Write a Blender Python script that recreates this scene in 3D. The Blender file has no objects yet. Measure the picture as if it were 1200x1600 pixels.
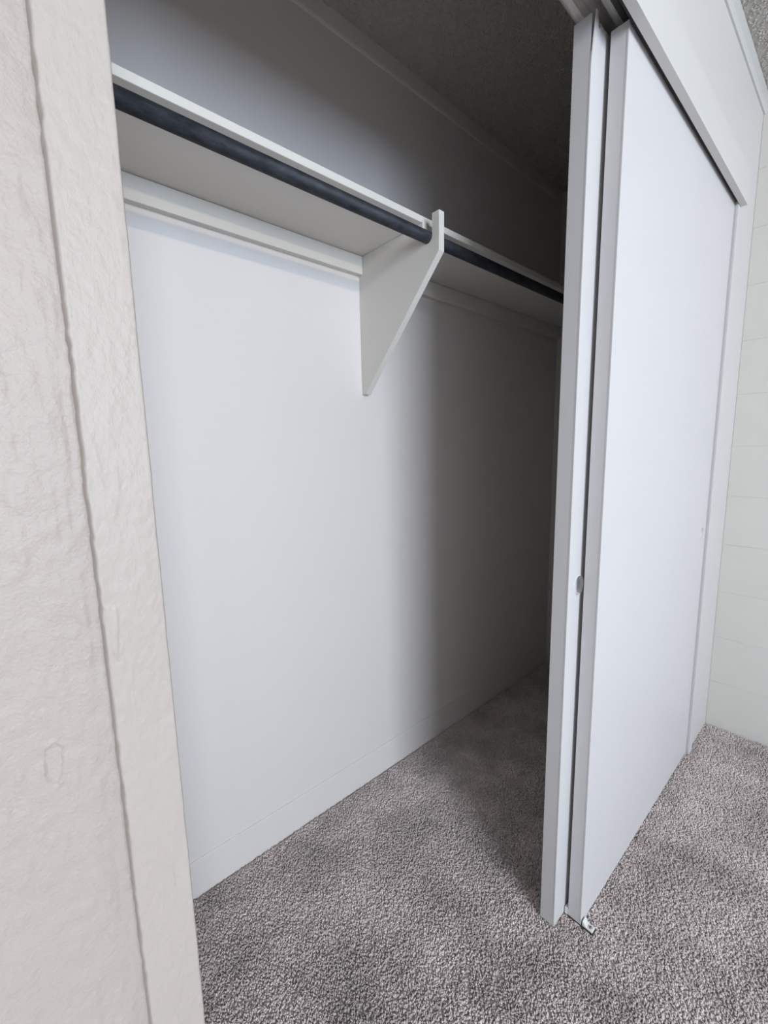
import bpy, bmesh, math, random
import numpy as np
from mathutils import Matrix, Vector

# ------------------------------------------------------------------ camera
scene = bpy.context.scene
C = scene.collection
cam_data = bpy.data.cameras.new('camera')
cam_data.sensor_fit = 'HORIZONTAL'
cam_data.sensor_width = 36.0
cam_data.lens = 19.955
cam_data.clip_start = 0.02
cam = bpy.data.objects.new('camera', cam_data)
C.objects.link(cam)
rt = (0.75114562, -0.65983260, -0.02002981)
up = (0.10957211, 0.09469973, 0.98945738)
fw = (0.65097942, 0.74542129, -0.14343254)
CAM_H = 1.2116
cam.matrix_world = Matrix(((rt[0], up[0], -fw[0], 0.0),
                           (rt[1], up[1], -fw[1], 0.0),
                           (rt[2], up[2], -fw[2], CAM_H),
                           (0, 0, 0, 1)))
scene.camera = cam

# ------------------------------------------------------------------ world, daylight, exposure
world = bpy.data.worlds.new('daylight')
scene.world = world
world.use_nodes = True
wb = world.node_tree.nodes['Background']
wb.inputs['Color'].default_value = (0.62, 0.76, 1.0, 1)
wb.inputs['Strength'].default_value = 0.6

WIN_Y = -3.4                       # inner face of the wall that holds the window
WIN = (-1.22, 0.58, 0.80, 2.43)    # window opening x0 x1 z0 z1
TRANSOM = 2.28                     # rail between the lower sashes and the strip of open sky above


def area(name, x0, x1, z0, z1, y, power, col):
    l = bpy.data.lights.new(name, 'AREA')
    l.shape = 'RECTANGLE'
    l.size = x1 - x0
    l.size_y = z1 - z0
    l.energy = power
    l.color = col
    o = bpy.data.objects.new(name, l)
    C.objects.link(o)
    o.location = ((x0 + x1) / 2, y, (z0 + z1) / 2)
    o.rotation_euler = (math.radians(90), 0, 0)   # faces +y, into the room
    return o


area('window_daylight', WIN[0] + 0.06, WIN[1] - 0.06, WIN[2] + 0.06, TRANSOM - 0.03, WIN_Y - 0.03, 85, (0.64, 0.795, 1.0))
area('window_open_sky', WIN[0] + 0.06, WIN[1] - 0.06, TRANSOM + 0.02, WIN[3] - 0.04, WIN_Y - 0.03, 24, (1.0, 0.88, 0.72))

scene.view_settings.view_transform = 'Standard'
scene.view_settings.look = 'None'
scene.view_settings.gamma = 1.0
scene.view_settings.use_curve_mapping = False
scene.view_settings.exposure = 0.84

random.seed(4)
rng = np.random.default_rng(11)


# ------------------------------------------------------------------ materials
def srgb(r, g, b):
    f = lambda c: (c / 255 / 12.92) if c / 255 <= 0.04045 else ((c / 255 + 0.055) / 1.055) ** 2.4
    return (f(r), f(g), f(b), 1)


def painted(name, col, rough=0.5, bump=0.0, scale=300.0, stretch=(1, 1, 1), mottle=0.0, mottle_scale=6.0, spec=0.4):
    m = bpy.data.materials.new(name)
    m.use_nodes = True
    nt = m.node_tree
    b = nt.nodes['Principled BSDF']
    b.inputs['Base Color'].default_value = col
    b.inputs['Roughness'].default_value = rough
    b.inputs['Specular IOR Level'].default_value = spec
    tc = nt.nodes.new('ShaderNodeNewGeometry')
    mp = nt.nodes.new('ShaderNodeMapping')
    mp.inputs['Scale'].default_value = stretch
    nt.links.new(tc.outputs['Position'], mp.inputs['Vector'])
    if bump:
        n = nt.nodes.new('ShaderNodeTexNoise')
        n.inputs['Scale'].default_value = scale
        n.inputs['Detail'].default_value = 3
        nt.links.new(mp.outputs['Vector'], n.inputs['Vector'])
        bp = nt.nodes.new('ShaderNodeBump')
        bp.inputs['Strength'].default_value = bump
        bp.inputs['Distance'].default_value = 0.001
        nt.links.new(n.outputs['Fac'], bp.inputs['Height'])
        nt.links.new(bp.outputs['Normal'], b.inputs['Normal'])
    if mottle:
        n2 = nt.nodes.new('ShaderNodeTexNoise')
        n2.inputs['Scale'].default_value = mottle_scale
        n2.inputs['Detail'].default_value = 4
        nt.links.new(mp.outputs['Vector'], n2.inputs['Vector'])
        mx = nt.nodes.new('ShaderNodeMix')
        mx.data_type = 'RGBA'
        mx.inputs['A'].default_value = tuple(c * (1 - mottle) for c in col[:3]) + (1,)
        mx.inputs['B'].default_value = tuple(min(1, c * (1 + mottle)) for c in col[:3]) + (1,)
        nt.links.new(n2.outputs['Fac'], mx.inputs['Factor'])
        nt.links.new(mx.outputs['Result'], b.inputs['Base Color'])
    return m


M = {}
M['door'] = painted('door_paint', (0.607, 0.585, 0.572, 1), 0.42, 0.10, 500, mottle=0.02)
M['trim'] = painted('shaded_trim_paint', (0.415, 0.362, 0.318, 1), 0.5, 0.55, 420, (1, 1, 0.6), mottle=0.03, mottle_scale=9)  # off-white casing, darkened: shadow of the person at the camera is in the colour
M['wall_rough'] = painted('shaded_wall_paint', (0.405, 0.347, 0.303, 1), 0.5, 0.7, 380, mottle=0.05, mottle_scale=7)  # left wall colour also carries that person's shadow, painted in
M['closet_wall'] = painted('closet_wall_paint', (0.69, 0.645, 0.61, 1), 0.55, 0.22, 350)
M['header'] = painted('header_paint', (0.60, 0.58, 0.553, 1), 0.5, 0.15, 350)
M['block'] = painted('block_paint', (0.67, 0.64, 0.585, 1), 0.6, 0.8, 120, mottle=0.03)
M['shelf'] = painted('shelf_paint', (0.68, 0.65, 0.595, 1), 0.5, 0.12, 400)
M['room'] = painted('room_paint', (0.42, 0.405, 0.38, 1), 0.6, 0.1, 300)
M['raw_wood'] = painted('torn_veneer', (0.55, 0.47, 0.38, 1), 0.8, 0.5, 500, (1, 1, 0.1))
M['gap_shade'] = painted('painted_gap_shade', (0.045, 0.038, 0.035, 1), 0.9, 0.4, 200)  # near-black colour stands in for the shade behind the fascia
M['plastic'] = painted('nylon', (0.72, 0.71, 0.67, 1), 0.35, spec=0.5)
M['dark_plate'] = painted('guide_plate', (0.05, 0.038, 0.032, 1), 0.6, 0.5, 300)
M['crown'] = painted('crown_paint', (0.56, 0.55, 0.53, 1), 0.5, 0.2, 300)
M['popcorn'] = painted('popcorn_texture', (0.52, 0.485, 0.435, 1), 0.9, 0.6, 260, mottle=0.12, mottle_scale=60, spec=0.1)


def metal(name, col, rough, scale=90, stretch=(1, 1, 1), lo=0.6, metallic=0.9, bump=0.2):
    m = painted(name, col, rough, bump, scale, stretch)
    nt = m.node_tree
    b = nt.nodes['Principled BSDF']
    b.inputs['Metallic'].default_value = metallic
    n = nt.nodes.new('ShaderNodeTexNoise')
    n.inputs['Scale'].default_value = scale
    n.inputs['Detail'].default_value = 6
    n.inputs['Roughness'].default_value = 0.7
    mp = [x for x in nt.nodes if x.type == 'MAPPING'][0]
    nt.links.new(mp.outputs['Vector'], n.inputs['Vector'])
    cr = nt.nodes.new('ShaderNodeValToRGB')
    cr.color_ramp.elements[0].position = 0.35
    cr.color_ramp.elements[0].color = tuple(c * lo for c in col[:3]) + (1,)
    cr.color_ramp.elements[1].position = 0.75
    cr.color_ramp.elements[1].color = tuple(c * 2.2 for c in col[:3]) + (1,)
    nt.links.new(n.outputs['Fac'], cr.inputs['Fac'])
    nt.links.new(cr.outputs['Color'], b.inputs['Base Color'])
    return m


M['rod'] = metal('dark_steel_pipe', (0.026, 0.029, 0.036, 1), 0.6, 70, (0.35, 1, 1), lo=0.5, metallic=0.2)
M['alu'] = metal('dull_aluminium', (0.45, 0.44, 0.42, 1), 0.55, 40, (0.2, 1, 1), lo=1.2, metallic=0.2)
M['screw'] = metal('screw_steel', (0.30, 0.28, 0.26, 1), 0.4, 200, metallic=0.8)


def carpet_material(name, per_tuft):
    m = bpy.data.materials.new(name)
    m.use_nodes = True
    nt = m.node_tree
    b = nt.nodes['Principled BSDF']
    b.inputs['Roughness'].default_value = 0.95
    b.inputs['Specular IOR Level'].default_value = 0.05
    g = nt.nodes.new('ShaderNodeNewGeometry')
    patch = nt.nodes.new('ShaderNodeTexNoise')      # lay of the pile: broad trodden patches
    patch.inputs['Scale'].default_value = 5.5
    patch.inputs['Detail'].default_value = 3
    patch.inputs['Roughness'].default_value = 0.6
    nt.links.new(g.outputs['Position'], patch.inputs['Vector'])
    cr = nt.nodes.new('ShaderNodeValToRGB')
    e = cr.color_ramp.elements
    e[0].position = 0.0
    e[0].color = (0.53, 0.46, 0.44, 1)
    e[1].position = 1.0
    e[1].color = (0.79, 0.70, 0.675, 1)
    mid = cr.color_ramp.elements.new(0.5)
    mid.color = (0.67, 0.585, 0.56, 1)
    if per_tuft:
        oi = nt.nodes.new('ShaderNodeObjectInfo')
        nt.links.new(oi.outputs['Random'], cr.inputs['Fac'])
    else:
        n = nt.nodes.new('ShaderNodeTexNoise')
        n.inputs['Scale'].default_value = 170
        n.inputs['Detail'].default_value = 2
        nt.links.new(g.outputs['Position'], n.inputs['Vector'])
        nt.links.new(n.outputs['Fac'], cr.inputs['Fac'])
        bp = nt.nodes.new('ShaderNodeBump')
        bp.inputs['Strength'].default_value = 0.8
        bp.inputs['Distance'].default_value = 0.004
        nt.links.new(n.outputs['Fac'], bp.inputs['Height'])
        nt.links.new(bp.outputs['Normal'], b.inputs['Normal'])
    mr = nt.nodes.new('ShaderNodeMapRange')
    mr.inputs['From Min'].default_value = 0.3
    mr.inputs['From Max'].default_value = 0.7
    mr.inputs['To Min'].default_value = 0.68
    mr.inputs['To Max'].default_value = 1.16
    nt.links.new(patch.outputs['Fac'], mr.inputs['Value'])
    mx = nt.nodes.new('ShaderNodeVectorMath')
    mx.operation = 'SCALE'
    nt.links.new(cr.outputs['Color'], mx.inputs[0])
    nt.links.new(mr.outputs['Result'], mx.inputs['Scale'])
    nt.links.new(mx.outputs['Vector'], b.inputs['Base Color'])
    return m


M['carpet'] = carpet_material('carpet_backing', False)
M['tuft'] = carpet_material('carpet_yarn', True)


# ------------------------------------------------------------------ helpers
def add_box(bm, x0, x1, y0, y1, z0, z1, bevel=0.0):
    b2 = bmesh.new()
    bmesh.ops.create_cube(b2, size=1)
    bmesh.ops.scale(b2, vec=(x1 - x0, y1 - y0, z1 - z0), verts=b2.verts)
    bmesh.ops.translate(b2, vec=((x0 + x1) / 2, (y0 + y1) / 2, (z0 + z1) / 2), verts=b2.verts)
    if bevel:
        bmesh.ops.bevel(b2, geom=list(b2.edges), offset=bevel, segments=2, profile=0.5, affect='EDGES')
    tmp = bpy.data.meshes.new('tmp')
    b2.to_mesh(tmp)
    b2.free()
    bm.from_mesh(tmp)
    bpy.data.meshes.remove(tmp)


def add_prism_x(bm, pts, x0, x1, bevel=0.0):
    """profile of (y, z) points extruded along x"""
    b2 = bmesh.new()
    a = [b2.verts.new((x0, y, z)) for y, z in pts]
    f = b2.faces.new(a)
    r = bmesh.ops.extrude_face_region(b2, geom=[f])
    bmesh.ops.translate(b2, vec=(x1 - x0, 0, 0), verts=[v for v in r['geom'] if isinstance(v, bmesh.types.BMVert)])
    bmesh.ops.recalc_face_normals(b2, faces=b2.faces)
    if bevel:
        bmesh.ops.bevel(b2, geom=list(b2.edges), offset=bevel, segments=1, affect='EDGES')
    tmp = bpy.data.meshes.new('tmp')
    b2.to_mesh(tmp)
    b2.free()
    bm.from_mesh(tmp)
    bpy.data.meshes.remove(tmp)


def obj(name, bm, mat, parent=None, smooth=False):
    if isinstance(bm, bmesh.types.BMesh):
        bmesh.ops.recalc_face_normals(bm, faces=bm.faces)
        me = bpy.data.meshes.new(name)
        bm.to_mesh(me)
        bm.free()
    else:
        me = bm
        me.name = name
    if mat:
        me.materials.append(mat)
    if smooth:
        for p in me.polygons:
            p.use_smooth = True
    o = bpy.data.objects.new(name, me)
    C.objects.link(o)
    if parent:
        o.parent = parent
        o.matrix_parent_inverse = parent.matrix_world.inverted()
    return o


def box(name, x0, x1, y0, y1, z0, z1, mat, parent=None, bevel=0.0):
    bm = bmesh.new()
    add_box(bm, x0, x1, y0, y1, z0, z1, bevel)
    return obj(name, bm, mat, parent)


def tag(o, label, cat, kind=None, group=None):
    o['label'] = label
    o['category'] = cat
    if kind:
        o['kind'] = kind
    if group:
        o['group'] = group
    return o


def thing(name, loc, label, cat, kind=None):
    o = bpy.data.objects.new(name, None)
    o.empty_display_size = 0.05
    C.objects.link(o)
    o.location = loc
    o.matrix_world = Matrix.Translation(loc)
    return tag(o, label, cat, kind)


def vnoise(u, v, seed):
    """smooth 2-D value noise, u and v arrays in cells"""
    g = np.random.default_rng(seed).random((256, 256))
    iu = np.floor(u).astype(int)
    iv = np.floor(v).astype(int)
    fu = u - iu
    fv = v - iv
    fu = fu * fu * (3 - 2 * fu)
    fv = fv * fv * (3 - 2 * fv)
    a = g[iu % 256, iv % 256]
    b = g[(iu + 1) % 256, iv % 256]
    c = g[iu % 256, (iv + 1) % 256]
    d = g[(iu + 1) % 256, (iv + 1) % 256]
    return (a * (1 - fu) + b * fu) * (1 - fv) + (c * (1 - fu) + d * fu) * fv


def grid_mesh(name, X, Y, Z):
    """quad grid from 2-D coordinate arrays"""
    nu, nv = X.shape
    co = np.stack([X, Y, Z], -1).reshape(-1, 3)
    i = np.arange(nu * nv).reshape(nu, nv)
    q = np.stack([i[:-1, :-1], i[1:, :-1], i[1:, 1:], i[:-1, 1:]], -1).reshape(-1, 4)
    me = bpy.data.meshes.new(name)
    me.from_pydata(co.tolist(), [], q.tolist())
    me.update()
    for p in me.polygons:
        p.use_smooth = True
    return me


# ------------------------------------------------------------------ dimensions (metres; camera stands at x=0, y=0)
CEIL = 2.44
WALL_F = 0.377       # room face of the wall that holds the closet
LWALL = 0.386        # the older wall surface left of the opening
WALL_B = 0.485       # its closet face
BACK = 1.124         # closet back wall
SIDE = 2.180         # block wall, right end of room and closet
OP0, OP1 = 0.083, 1.893   # opening between the casings
HEAD = 2.068         # soffit over the sliding track
LEFT_IN = 0.0        # left end of the closet
ROOM_L = -1.4

# ------------------------------------------------------------------ structure
fl = box('floor', ROOM_L - .1, SIDE + .1, WIN_Y - .12, BACK + .1, -0.10, -0.007, M['carpet'])
tag(fl, 'grey-brown cut pile carpet covering the room and the closet floor', 'carpet floor', 'structure')

ce = box('ceiling', ROOM_L - .1, SIDE + .1, WIN_Y - .12, BACK + .1, CEIL, CEIL + .1, M['popcorn'])
tag(ce, 'sprayed popcorn ceiling over the closet and the room', 'ceiling', 'structure')

o = box('wall_back', LEFT_IN - .1, SIDE + .1, BACK, BACK + .1, -0.05, CEIL + .02, M['closet_wall'])
tag(o, 'smooth off-white back wall inside the closet', 'wall', 'structure')
o = box('wall_closet_left', LEFT_IN - .1, LEFT_IN, WALL_B, BACK, -0.05, CEIL + .02, M['closet_wall'])
tag(o, 'white end wall of the closet hidden behind the casing', 'wall', 'structure')

# wall left of the opening, with its thick old paint as real relief
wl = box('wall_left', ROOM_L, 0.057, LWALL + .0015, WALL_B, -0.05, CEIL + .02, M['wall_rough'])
tag(wl, 'lumpy, flaking off-white wall beside the closet casing', 'wall', 'structure')
xs = np.arange(-0.26, 0.0436, 0.0012)
zs = np.arange(0.40, 1.76, 0.0016)
X, Z = np.meshgrid(xs, zs, indexing='ij')
h = 0.0012 * (vnoise(X / .020 + 9, Z / .030, 1) - .5)
h += 0.0010 * (vnoise(X / .006, Z / .010, 2) - .5)
h += 0.0004 * (vnoise(X / .0030, Z / .0034, 3) - .5)
# vertical brush ridges and flakes close to the casing
near = np.clip((X - 0.012) / 0.025, 0, 1)
h += 0.0010 * near * (vnoise(X / .0035, Z / .045, 4) - .5)
fl_n = vnoise(X / .010 + 3, Z / .038, 5) + .35 * vnoise(X / .003, Z / .006, 6)
h += 0.0004 * np.clip((fl_n - 0.98) / 0.05, 0, 1)            # raised paint flakes with sharp edges
# low drips and blisters near the foot of the view
low = np.exp(-((X - .014) / .013) ** 2 - ((Z - .80) / .06) ** 2)
h += 0.0045 * low * np.clip(vnoise(X / .006, Z / .016, 7) - .45, 0, 1)
# one chip: a patch where the top coat is missing
chip = np.array([(-.0020, .9965), (.0030, .9975), (.0078, .9925), (.0068, .983), (.0052, .971), (.0010, .9655), (-.0042, .9745), (-.0040, .988)])


def inside(px, pz, poly):
    r = np.zeros(px.shape, bool)
    n = len(poly)
    for k in range(n):
        x1, z1 = poly[k]
        x2, z2 = poly[(k + 1) % n]
        c = ((z1 > pz) != (z2 > pz)) & (px < (x2 - x1) * (pz - z1) / (z2 - z1 + 1e-12) + x1)
        r ^= c
    return r


wob = 0.0012 * (vnoise(X / .004, Z / .004, 8) - .5)
ins = inside(X + wob, Z + wob, chip)
h = np.where(ins, h * .3 - 0.0012, h)
ring = inside(X + wob, Z + wob, (chip - chip.mean(0)) * 1.28 + chip.mean(0)) & ~ins
h = np.where(ring, h + 0.0006, h)
edge = np.minimum(np.clip((X + .26) / .02, 0, 1), np.minimum(np.clip((Z - .40) / .02, 0, 1), np.clip((1.758 - Z) / .02, 0, 1)))
Y = LWALL - 0.0002 - h * edge + 0.0021 * (1 - edge)
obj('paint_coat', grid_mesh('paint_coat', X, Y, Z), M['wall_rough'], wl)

# left casing: narrow painted board, uneven edges
ca0, ca1, caf = 0.0405, OP0, 0.368
us = np.linspace(0, 1, 46)
zs = np.arange(-0.02, 2.005, 0.0016)
U, Z = np.meshgrid(us, zs, indexing='ij')
wl_edge = 0.0004 * (vnoise(Z / .030, Z * 0, 21) - .5) + 0.0012 * (vnoise(Z / .007, Z * 0 + 3, 22) - .5) * (vnoise(Z / .08, Z * 0 + 5, 26) > .55)
wr_edge = 0.0004 * (vnoise(Z / .02, Z * 0 + 7, 23) - .5)
X = ca0 + wl_edge * (1 - U) + wr_edge * U + (ca1 - ca0) * U
h = 0.0006 * (vnoise(X / .012, Z / .05, 24) - .5) + 0.0006 * (vnoise(X / .0045, Z / .0075, 25) - .5) + 0.0003 * (vnoise(X / .0022, Z / .0026, 29) - .5)
tri = np.array([(.0425, 1.100), (.0510, 1.096), (.0472, 1.056), (.0448, 1.060)])
ii = inside(X, Z, tri)
h = np.where(ii, h + 0.0007, h)
crack = np.array([(.0700, .862), (.0712, .860), (.0716, .828), (.0708, .826)])
h = np.where(inside(X, Z, crack), h - 0.0010, h)
fk = vnoise(X / .006 + 5, Z / .03, 27)
h += 0.0003 * np.clip((fk - .88) / .04, 0, 1)
r = 0.0016
d = np.minimum((X - X[0:1]), (X[-1:] - X))
h -= np.where(d < r, r - np.sqrt(np.maximum(r * r - (r - d) ** 2, 0)), 0)
Y = caf - h
Xc = np.concatenate([X[0:1], X, X[-1:]])
Yc = np.concatenate([np.full((1, X.shape[1]), LWALL + .003), Y, np.full((1, X.shape[1]), LWALL + .003)])
Zc = np.concatenate([Z[0:1], Z, Z[-1:]])
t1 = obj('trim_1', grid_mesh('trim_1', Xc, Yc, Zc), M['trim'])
tag(t1, 'narrow off-white vertical casing with flaking paint beside the lumpy wall', 'trim', 'structure')
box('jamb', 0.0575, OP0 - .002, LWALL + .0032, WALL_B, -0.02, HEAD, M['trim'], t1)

# wall right of the opening, right casing, jamb
o = box('wall_front_right', OP1 + .018, SIDE, WALL_F - .001, WALL_B, -0.05, CEIL + .02, M['header'])
tag(o, 'narrow white wall strip between the closet casing and the block wall', 'wall', 'structure')
t2 = box('trim_2', OP1, OP1 + .043, 0.368, WALL_F - .001, -0.008, 2.01, M['header'], bevel=.0012)
tag(t2, 'smooth white vertical casing where the front sliding door closes', 'trim', 'structure')
box('jamb', OP1 + .0005, OP1 + .018, WALL_F - .001, WALL_B, -0.008, HEAD, M['header'], t2)

# header wall above the doors, fascia board, crown
o = box('wall_header', 0.0575, OP1 + .018, WALL_F - .001, WALL_B, HEAD, CEIL + .02, M['header'])
tag(o, 'plain white wall panel above the sliding doors', 'wall', 'structure')
t3 = box('trim_3', 0.035, OP1 + .029, 0.350, 0.3675, 1.987, 2.085, M['header'], bevel=.0008)
tag(t3, 'white fascia board hiding the top of the sliding doors', 'trim', 'structure')
box('gap_shade_strip', 0.045, OP1 + .026, 0.3677, WALL_F - .0011, 1.997, 2.080, M['gap_shade'], t3)  # dark strip added to paint the shadow gap above the doors

bm = bmesh.new()
prof = [(WALL_F - .001, 2.378), (WALL_F - .006, 2.378), (WALL_F - .009, 2.384), (WALL_F - .011, 2.392), (WALL_F - .011, 2.440), (WALL_F - .001, 2.440)]
add_prism_x(bm, prof, ROOM_L, SIDE)
t4 = obj('trim_4', bm, M['crown'])
tag(t4, 'thin flat crown strip between the header wall and the room ceiling', 'trim', 'structure')
bm = bmesh.new()
prof = [(BACK, 2.388), (BACK - .003, 2.389), (BACK - .005, 2.395), (BACK - .006, 2.440), (BACK, 2.440)]
add_prism_x(bm, prof, LEFT_IN, SIDE)
t5 = obj('trim_5', bm, M['closet_wall'])
tag(t5, 'flat strip along the top of the closet back wall', 'trim', 'structure')

# baseboard: painted in with the wall, a thin crack along its top
bm = bmesh.new()
xs = np.linspace(LEFT_IN, SIDE, 90)
prof_n = []
for x in xs:
    w = 0.0012 * (float(vnoise(np.array([x / .12]), np.array([2.0]), 31)[0]) - .5)
    prof_n.append([(BACK + .001, .106), (BACK - .0022, .1062 + w), (BACK - .0034, .1048 + w), (BACK - .0042, -.006), (BACK + .001, -.006)])
rows = [[bm.verts.new((x, y, z)) for (y, z) in pr] for x, pr in zip(xs, prof_n)]
for a, b in zip(rows[:-1], rows[1:]):
    for j in range(4):
        bm.faces.new((a[j], b[j], b[j + 1], a[j + 1]))
bb = obj('baseboard_back', bm, M['closet_wall'])
tag(bb, 'low white baseboard painted in with the closet back wall', 'baseboard', 'structure')

# block wall on the right
wr = box('wall_right', SIDE + .0014, SIDE + .12, WIN_Y, BACK, -0.05, CEIL + .02, M['block'])
tag(wr, 'painted concrete block wall meeting the closet front', 'wall', 'structure')


def block_mesh(length, height):
    bm = bmesh.new()
    add_box(bm, SIDE, SIDE + .003, -length / 2, length / 2, -height / 2, height / 2, 0.0005)
    me = bpy.data.meshes.new('block')
    bm.to_mesh(me)
    bm.free()
    me.materials.append(M['block'])
    return me


cache = {}
for row in range(13):
    z0 = row * .2 + .0004
    z1 = min(z0 + .1992, CEIL - .001)
    if z1 - z0 < .02:
        break
    y = WALL_F - .0015
    first = .3992 if row % 2 == 0 else .1992
    while y > -.62:
        y0 = y - first
        key = (round(first, 4), round(z1 - z0, 4))
        if key not in cache:
            cache[key] = block_mesh(first, z1 - z0)
        b = bpy.data.objects.new('block', cache[key])
        C.objects.link(b)
        b.location = (0, (y + y0) / 2, (z0 + z1) / 2)
        b.parent = wr
        y = y0 - .0008
        first = .3992

# the rest of the room: other walls and the window the daylight comes through
o = box('wall_room_left', ROOM_L - .1, ROOM_L, WIN_Y, WALL_B, -0.05, CEIL + .02, M['room'])
tag(o, 'plain light wall at the far end of the room', 'wall', 'structure')
bm = bmesh.new()
add_box(bm, ROOM_L, WIN[0], WIN_Y - .12, WIN_Y, -0.05, CEIL + .02)
add_box(bm, WIN[1], SIDE, WIN_Y - .12, WIN_Y, -0.05, CEIL + .02)
add_box(bm, WIN[0], WIN[1], WIN_Y - .12, WIN_Y, -0.05, WIN[2])
add_box(bm, WIN[0], WIN[1], WIN_Y - .12, WIN_Y, WIN[3], CEIL + .02)
o = obj('wall_window', bm, M['room'])
tag(o, 'light room wall holding the window opposite the closet', 'wall', 'structure')
w1 = box('window_1', WIN[0], WIN[1], WIN_Y - .10, WIN_Y - .06, WIN[2], WIN[2] + .05, M['trim'])
tag(w1, 'white framed window opposite the closet', 'window', 'structure')
for nm, a in (('frame_head', (WIN[0], WIN[1], WIN[3] - .04, WIN[3])), ('frame_side', (WIN[0], WIN[0] + .05, WIN[2] + .05, WIN[3] - .04)),
              ('frame_side', (WIN[1] - .05, WIN[1], WIN[2] + .05, WIN[3] - .04)), ('transom', (WIN[0] + .05, WIN[1] - .05, TRANSOM - .03, TRANSOM + .02))):
    box(nm, a[0], a[1], WIN_Y - .10, WIN_Y - .06, a[2], a[3], M['trim'], w1)


# ------------------------------------------------------------------ closet shelf, cleats, bracket, rod
SH0, SH1 = 1.809, 1.826
SHF = 0.850
sh = box('closet_shelf', LEFT_IN + .001, SIDE - .001, SHF, BACK - .001, SH0, SH1, M['shelf'], bevel=.0015)
tag(sh, 'long white painted board shelf running the width of the closet', 'shelf')

BX0, BX1 = 0.897, 0.917
o = box('shelf_cleat', LEFT_IN + .001, BX0 - .0005, BACK - .019, BACK - .0005, 1.755, SH0 - .0008, M['shelf'], bevel=.0012)
tag(o, 'white wooden cleat under the shelf on the lit side of the bracket', 'cleat', group='cleats under the shelf')
o = box('shelf_cleat', BX1 + .0005, SIDE - .001, BACK - .019, BACK - .0005, 1.755, SH0 - .0008, M['shelf'], bevel=.0012)
tag(o, 'shadowed cleat under the shelf between the bracket and the sliding doors', 'cleat', group='cleats under the shelf')

RY, RZ, RR = 0.831, 1.766, 0.0150
slot = 0.0162
prof = [(BACK - .0008, 1.394), (BACK - .020, 1.392), (.7900, 1.722), (.7900, 1.818), (RY - slot, 1.818)]
prof += [(RY - slot, RZ)]
for k in range(1, 12):
    a = math.pi + math.pi * k / 12
    prof.append((RY + slot * math.cos(a), RZ + slot * math.sin(a)))
prof += [(RY + slot, RZ), (RY + slot, SH0 - .0006 + .004), (SHF - .0008, SH0 - .0006 + .004), (SHF - .0008, SH0 - .0006), (BACK - .0008, SH0 - .0006)]
bm = bmesh.new()
add_prism_x(bm, prof, BX0, BX1, bevel=.0006)
o = obj('shelf_bracket', bm, M['shelf'])
tag(o, 'white tapered plywood bracket holding the shelf and the dark rod', 'bracket')


def tube(x0, x1, cy, cz, r, ri, n=40):
    bm = bmesh.new()
    ro = []
    for x, rr in ((x0, ri), (x0, r), (x1, r), (x1, ri)):
        ro.append([bm.verts.new((x, cy + rr * math.cos(2 * math.pi * k / n), cz + rr * math.sin(2 * math.pi * k / n))) for k in range(n)])
    for a, b in zip(ro, ro[1:] + ro[:1]):
        for k in range(n):
            f = bm.faces.new((a[k], a[(k + 1) % n], b[(k + 1) % n], b[k]))
    return bm


rd = obj('closet_rod', tube(LEFT_IN + .002, SIDE - .002, RY, RZ - .0010, RR, RR - .003), M['rod'], smooth=False)
for p in rd.data.polygons:
    p.use_smooth = abs(p.normal.x) < .5
tag(rd, 'dark steel pipe clothes rod hung in front of the white shelf', 'clothes rod')


# ------------------------------------------------------------------ sliding doors
def ring_panel(bm, x0, x1, z0, z1, y, cx, cz, r, half):
    """flat panel at y with a round hole, seen from -y"""
    n = 32
    sq, ci = [], []
    for k in range(n):
        a = 2 * math.pi * k / n
        c, s = math.cos(a), math.sin(a)
        q = half / max(abs(c), abs(s))
        sq.append(bm.verts.new((cx + q * c, y, cz + q * s)))
        ci.append(bm.verts.new((cx + r * c, y, cz + r * s)))
    for k in range(n):
        j = (k + 1) % n
        bm.faces.new((sq[k], sq[j], ci[j], ci[k]))

    def quad(a0, a1, b0, b1):
        if a1 - a0 > 1e-6 and b1 - b0 > 1e-6:
            bm.faces.new([bm.verts.new(p) for p in ((a0, y, b0), (a1, y, b0), (a1, y, b1), (a0, y, b1))])
    quad(x0, x1, z0, cz - half)
    quad(x0, x1, cz + half, z1)
    quad(x0, cx - half, cz - half, cz + half)
    quad(cx + half, x1, cz - half, cz + half)


def finger_pull(parent, cx, cz, y, r, rim):
    prof = [(r + .0030, 0.0), (r + .0025, -.6 * rim), (r + .0006, -rim), (r - .0006, -.4 * rim), (r - .0010, .001), (r - .0012, .0085), (r - .003, .0095), (.004, .0098), (0.0, .0098)]
    bm = bmesh.new()
    n = 32
    rows = []
    for rr, dy in prof[:-1]:
        rows.append([bm.verts.new((cx + rr * math.cos(2 * math.pi * k / n), y + dy, cz + rr * math.sin(2 * math.pi * k / n))) for k in range(n)])
    for a, b in zip(rows[:-1], rows[1:]):
        for k in range(n):
            bm.faces.new((a[k], a[(k + 1) % n], b[(k + 1) % n], b[k]))
    bm.faces.new(rows[-1])
    o = obj('finger_pull', bm, M['door'], parent, smooth=True)
    o['label'] = 'round recessed finger pull painted white'
    return o


DT = 2.004     # top of both doors
DB = 0.004     # bottom
SK = 0.003     # veneer face thickness

# front door (nearer the room)
F0, F1, FY0, FY1 = 0.968, OP1 - .0015, 0.379, 0.412
fd = thing('wardrobe_door', ((F0 + F1) / 2, (FY0 + FY1) / 2, DB), 'front white flush sliding door, closed against the casing by the block wall', 'sliding door', 'thing')
PZ = 0.892


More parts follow.
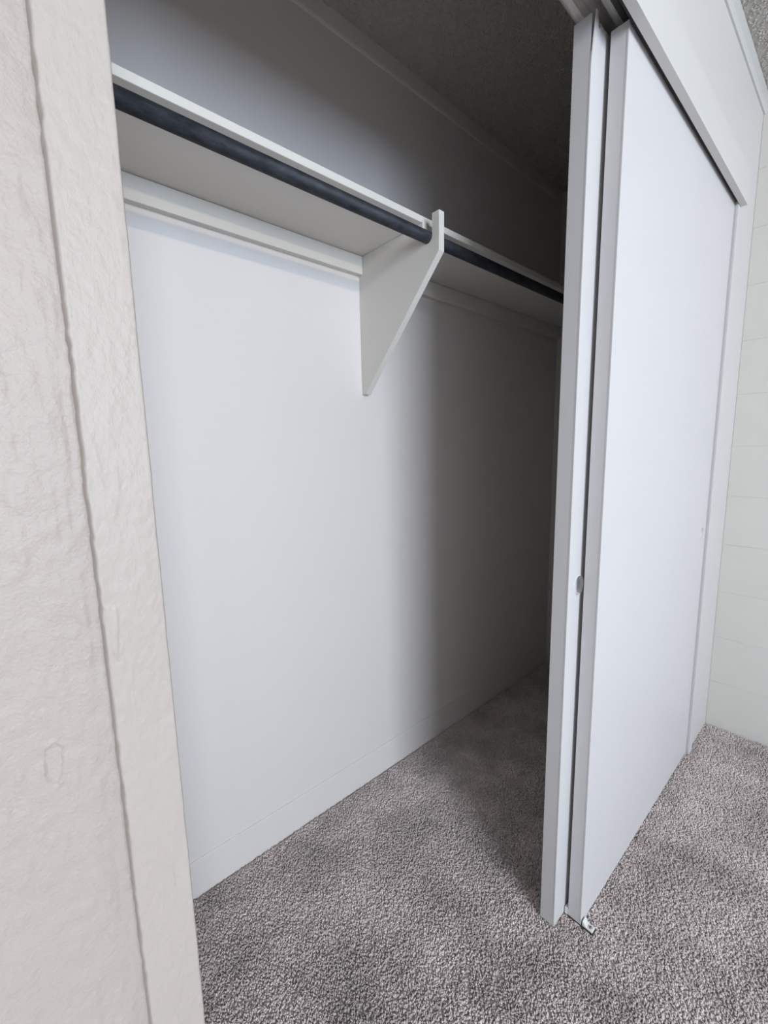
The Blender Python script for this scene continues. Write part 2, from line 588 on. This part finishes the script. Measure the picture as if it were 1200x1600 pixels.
def face_with_edges(x0, x1, y, cx, r, parent, hole_side):
    bm = bmesh.new()
    half = r + .012
    ring_panel(bm, x0, x1, DB, DT, y, cx, PZ, r, half)
    # returns so that the face has its own thickness
    for (a0, a1) in (((x0, DB), (x0, DT)), ((x0, DT), (x1, DT)), ((x1, DT), (x1, DB)), ((x1, DB), (x0, DB))):
        bm.faces.new([bm.verts.new(p) for p in ((a0[0], y, a0[1]), (a1[0], y, a1[1]), (a1[0], y + SK, a1[1]), (a0[0], y + SK, a0[1]))])
    bmesh.ops.remove_doubles(bm, verts=bm.verts, dist=1e-5)
    return obj('face_panel', bm, M['door'], parent)


# the slab needs room for the pull cups: it is built in pieces around a pocket


def slab(x0, x1, y0, y1, cx, r, parent):
    bm = bmesh.new()
    e = r + .004
    add_box(bm, x0, cx - e, y0, y1, DB, DT)
    if x1 - (cx + e) > 1e-4:
        add_box(bm, cx + e, x1, y0, y1, DB, DT)
    add_box(bm, cx - e, cx + e, y0, y1, DB, PZ - e)
    add_box(bm, cx - e, cx + e, y0, y1, PZ + e, DT)
    add_box(bm, cx - e, cx + e, y0 + .0105, y1, PZ - e, PZ + e)
    return obj('slab', bm, M['door'], parent)


PR = 0.0235
slab(F0 + .0004, F1, FY0 + SK, FY1, F1 - .047, PR, fd)
face_with_edges(F0, F1, FY0, F1 - .047, PR, fd, 1)
finger_pull(fd, F1 - .047, PZ, FY0, PR, .0003)
for dy, dz, rr in ((.011, 1.046, .0016), (.017, 1.034, .0012), (.022, 1.036, .0011), (.012, 1.032, .0010)):
    bm = bmesh.new()
    bmesh.ops.create_icosphere(bm, subdivisions=2, radius=rr)
    bmesh.ops.scale(bm, vec=(.5, 1, 1.5), verts=bm.verts)
    bmesh.ops.translate(bm, vec=(F0 + .0003, FY0 + dy, dz), verts=bm.verts)
    obj('paint_drip', bm, M['door'], fd, smooth=True)

# rear door (nearer the closet), its top corner split
B0, B1, BY0, BY1 = 0.9125, 1.835, 0.4225, 0.459
DT = 2.014
bd = thing('wardrobe_door', ((B0 + B1) / 2, (BY0 + BY1) / 2, DB), 'rear white flush sliding door with a splintered top corner, sticking out past the front door', 'sliding door', 'thing')
slab(B0 + .0004, B1, BY0 + SK, BY1, B0 + .052, PR, bd)
finger_pull(bd, B0 + .052, PZ, BY0, PR, .0011)
bm = bmesh.new()
ring_panel(bm, B0, B1, DB, 1.86, BY0, B0 + .052, PZ, PR, PR + .012)
for (a0, a1) in (((B0, DB), (B0, 1.86)), ((B1, 1.86), (B1, DB)), ((B1, DB), (B0, DB))):
    bm.faces.new([bm.verts.new(p) for p in ((a0[0], BY0, a0[1]), (a1[0], BY0, a1[1]), (a1[0], BY0 + SK, a1[1]), (a0[0], BY0 + SK, a0[1]))])
# the torn top of the face: fine strips peeling away from the core at the corner
nx, nz = 60, 36
xs2 = np.concatenate([np.linspace(B0, B0 + .075, nx), np.linspace(B0 + .09, B1, 12)])
front, rear = [], []
for i, x in enumerate(xs2):
    u = x - B0
    tear = max(0.0, 1 - u / .075)
    jag = (.010 * random.random() + (.012 if 0.018 < u < .030 else 0)) * tear + .006 * tear * (u / .075) * 3 * random.random()
    ztop = DT + (.002 if u < .012 else 0) - jag
    colf, colr = [], []
    for j in range(nz):
        z = 1.86 + (ztop - 1.86) * j / (nz - 1)
        peel = 0.0055 * max(0.0, 1 - u / .040) * max(0.0, (z - 1.925) / .08) ** 1.4
        colf.append(bm.verts.new((x, BY0 - peel, z)))
        thick = SK * (0.55 if z > 1.95 else 1.0)
        colr.append(bm.verts.new((x, BY0 - peel + thick, z)))
    front.append(colf)
    rear.append(colr)
n = len(xs2)
for i in range(n - 1):
    for j in range(nz - 1):
        bm.faces.new((front[i][j], front[i + 1][j], front[i + 1][j + 1], front[i][j + 1]))
        bm.faces.new((rear[i][j], rear[i][j + 1], rear[i + 1][j + 1], rear[i + 1][j]))
    bm.faces.new((front[i][-1], front[i + 1][-1], rear[i + 1][-1], rear[i][-1]))
for j in range(nz - 1):
    bm.faces.new((front[0][j], front[0][j + 1], rear[0][j + 1], rear[0][j]))
fp = obj('face_panel', bm, M['door'], bd)
# loose slivers of veneer at the split
for k, (dx, dy, z0, z1, w) in enumerate(((.0015, .0016, 1.930, 2.012, .0030), (.0065, .0012, 1.955, 2.017, .0034), (.0125, .0005, 1.968, 2.010, .0028))):
    bm = bmesh.new()
    pts = [(B0 + dx, z0), (B0 + dx + w * .9, z0 + .012), (B0 + dx + w, z1 - .010), (B0 + dx + w * .35, z1)]
    yb = BY0 - .0055 - .0008 * k
    a = [bm.verts.new((x, BY0 + .001 - (0.0065 - .0012 * k) * max(0, (z - 1.925) / .08) ** 1.4 - dy * .3, z)) for x, z in pts]
    b = [bm.verts.new((v.co.x, v.co.y + .0008, v.co.z)) for v in a]
    bm.faces.new(a)
    bm.faces.new(b[::-1])
    for i in range(4):
        bm.faces.new((a[i], a[(i + 1) % 4], b[(i + 1) % 4], b[i]))
    o = obj('splinter', bm, M['raw_wood'] if k == 1 else M['door'], bd)
    o['label'] = 'loose sliver of torn white veneer'

# ------------------------------------------------------------------ sliding track and floor guide
tr = thing('sliding_track', (1.0, .42, HEAD), 'double aluminium track above the sliding doors under the header', 'door track')
box('top_plate', OP0 + .001, OP1 - .001, .378, .476, HEAD - .0045, HEAD - .0015, M['alu'], tr)
for nm, y0, y1, zb in (('rail', .404, .407, 2.036), ('rail', .411, .414, 2.034), ('rail', .4500, .4530, 2.036), ('rail', .4580, .4610, 2.034)):
    box(nm, OP0 + .001, OP1 - .001, y0, y1, zb, HEAD - .0045, M['alu'], tr)
bm = bmesh.new()
add_box(bm, OP0 + .001, OP1 - .001, .4035, .4145, 2.0325, 2.0352)
obj('rail_lip', bm, M['alu'], tr)
bm = bmesh.new()
add_box(bm, OP0 + .001, OP1 - .001, .4495, .4615, 2.0325, 2.0352)
obj('rail_lip', bm, M['alu'], tr)

fg = thing('floor_guide', (.972, .40, .0), 'small white nylon floor guide screwed to the carpet at the door corner', 'door guide')
box('plate', .968, .988, .348, .452, -.0010, .0038, M['dark_plate'], fg, bevel=.0005)
bm = bmesh.new()
pts = [(.3765, .0022), (.3765, .016), (.3745, .0175), (.3720, .015), (.3695, .009), (.3650, .0068), (.3525, .0060), (.3505, .0045), (.3505, .0022)]
add_prism_x(bm, pts, .9695, .9870, bevel=.0006)
o = obj('front_lug', bm, M['plastic'], fg)
box('middle_lug', .967, .989, .4130, .4205, .0022, .022, M['plastic'], fg, bevel=.0008)
bm = bmesh.new()
bmesh.ops.create_cone(bm, cap_ends=True, segments=20, radius1=.0046, radius2=.0034, depth=.0022, matrix=Matrix.Translation((.9782, .3585, .0074)))
sc_ = obj('screw', bm, M['screw'], fg)
bm = bmesh.new()
add_box(bm, .9750, .9814, .3580, .3590, .0083, .0087)
obj('screw_slot', bm, M['dark_plate'], sc_)


# ------------------------------------------------------------------ carpet pile and ceiling texture (nobody could count them)
def scatter(name, surf_pts, quads, inst, density, seed, smin, smax, tilt, mat, parent):
    me = bpy.data.meshes.new(name)
    me.from_pydata(surf_pts, [], quads)
    o = bpy.data.objects.new(name, me)
    C.objects.link(o)
    o.parent = parent
    o['kind'] = 'stuff'
    ng = bpy.data.node_groups.new(name, 'GeometryNodeTree')
    ng.interface.new_socket('Geometry', in_out='INPUT', socket_type='NodeSocketGeometry')
    ng.interface.new_socket('Geometry', in_out='OUTPUT', socket_type='NodeSocketGeometry')
    N = ng.nodes
    gi, go = N.new('NodeGroupInput'), N.new('NodeGroupOutput')
    d = N.new('GeometryNodeDistributePointsOnFaces')
    d.inputs['Density'].default_value = density
    d.inputs['Seed'].default_value = seed
    ip = N.new('GeometryNodeInstanceOnPoints')
    oi = N.new('GeometryNodeObjectInfo')
    oi.inputs['Object'].default_value = inst
    oi.transform_space = 'ORIGINAL'
    rr = N.new('FunctionNodeRandomValue')
    rr.data_type = 'FLOAT_VECTOR'
    rr.inputs['Min'].default_value = (-tilt, -tilt, 0)
    rr.inputs['Max'].default_value = (tilt, tilt, 6.283)
    rs = N.new('FunctionNodeRandomValue')
    rs.data_type = 'FLOAT'
    rs.inputs[2].default_value = smin
    rs.inputs[3].default_value = smax
    rs.inputs['Seed'].default_value = 7
    L = ng.links
    L.new(gi.outputs[0], d.inputs['Mesh'])
    L.new(d.outputs['Points'], ip.inputs['Points'])
    L.new(oi.outputs['Geometry'], ip.inputs['Instance'])
    L.new(rr.outputs[0], ip.inputs['Rotation'])
    L.new(rs.outputs[1], ip.inputs['Scale'])
    L.new(ip.outputs['Instances'], go.inputs[0])
    md = o.modifiers.new('pile', 'NODES')
    md.node_group = ng
    return o


# one yarn tuft: twisted tapering strand that bends over
bm = bmesh.new()
n = 5
rows = []
for k, (zz, rr, ox) in enumerate(((-.002, .0022, 0), (.003, .0027, .0003), (.0068, .0024, .0012), (.0090, .0012, .0022))):
    rows.append([bm.verts.new((ox + rr * math.cos(2 * math.pi * j / n + k * .7), rr * math.sin(2 * math.pi * j / n + k * .7), zz)) for j in range(n)])
for a, b in zip(rows[:-1], rows[1:]):
    for j in range(n):
        bm.faces.new((a[j], a[(j + 1) % n], b[(j + 1) % n], b[j]))
bm.faces.new(rows[-1])
tuft = obj('yarn_tuft', bm, M['tuft'], fl, smooth=True)
tuft['kind'] = 'stuff'
tuft.location = (1.2, 0.02, -.0075)

zc = -0.0075
pts = [(-.05, -.75, zc), (SIDE - .006, -.75, zc), (SIDE - .006, BACK - .012, zc), (-.05, BACK - .012, zc)]
pile = scatter('carpet_pile', pts, [(0, 1, 2, 3)], tuft, 96000, 3, .6, 1.0, .5, M['tuft'], fl)

bm = bmesh.new()
bmesh.ops.create_icosphere(bm, subdivisions=1, radius=.0036)
for v in bm.verts:
    v.co *= random.uniform(.65, 1.2)
    v.co.z *= .75
crumb = obj('ceiling_crumb', bm, M['popcorn'], ce, smooth=True)
crumb['kind'] = 'stuff'
crumb.location = (1.5, .2, CEIL)
zc = CEIL - .0004
pts = [(LEFT_IN, WALL_B, zc), (SIDE, WALL_B, zc), (SIDE, BACK - .008, zc), (LEFT_IN, BACK - .008, zc),
       (.9, -.5, zc), (SIDE, -.5, zc), (SIDE, WALL_F - .014, zc), (.9, WALL_F - .014, zc)]
scatter('popcorn_grains', pts, [(0, 1, 2, 3), (4, 5, 6, 7)], crumb, 26000, 5, .5, 1.35, .8, M['popcorn'], ce)
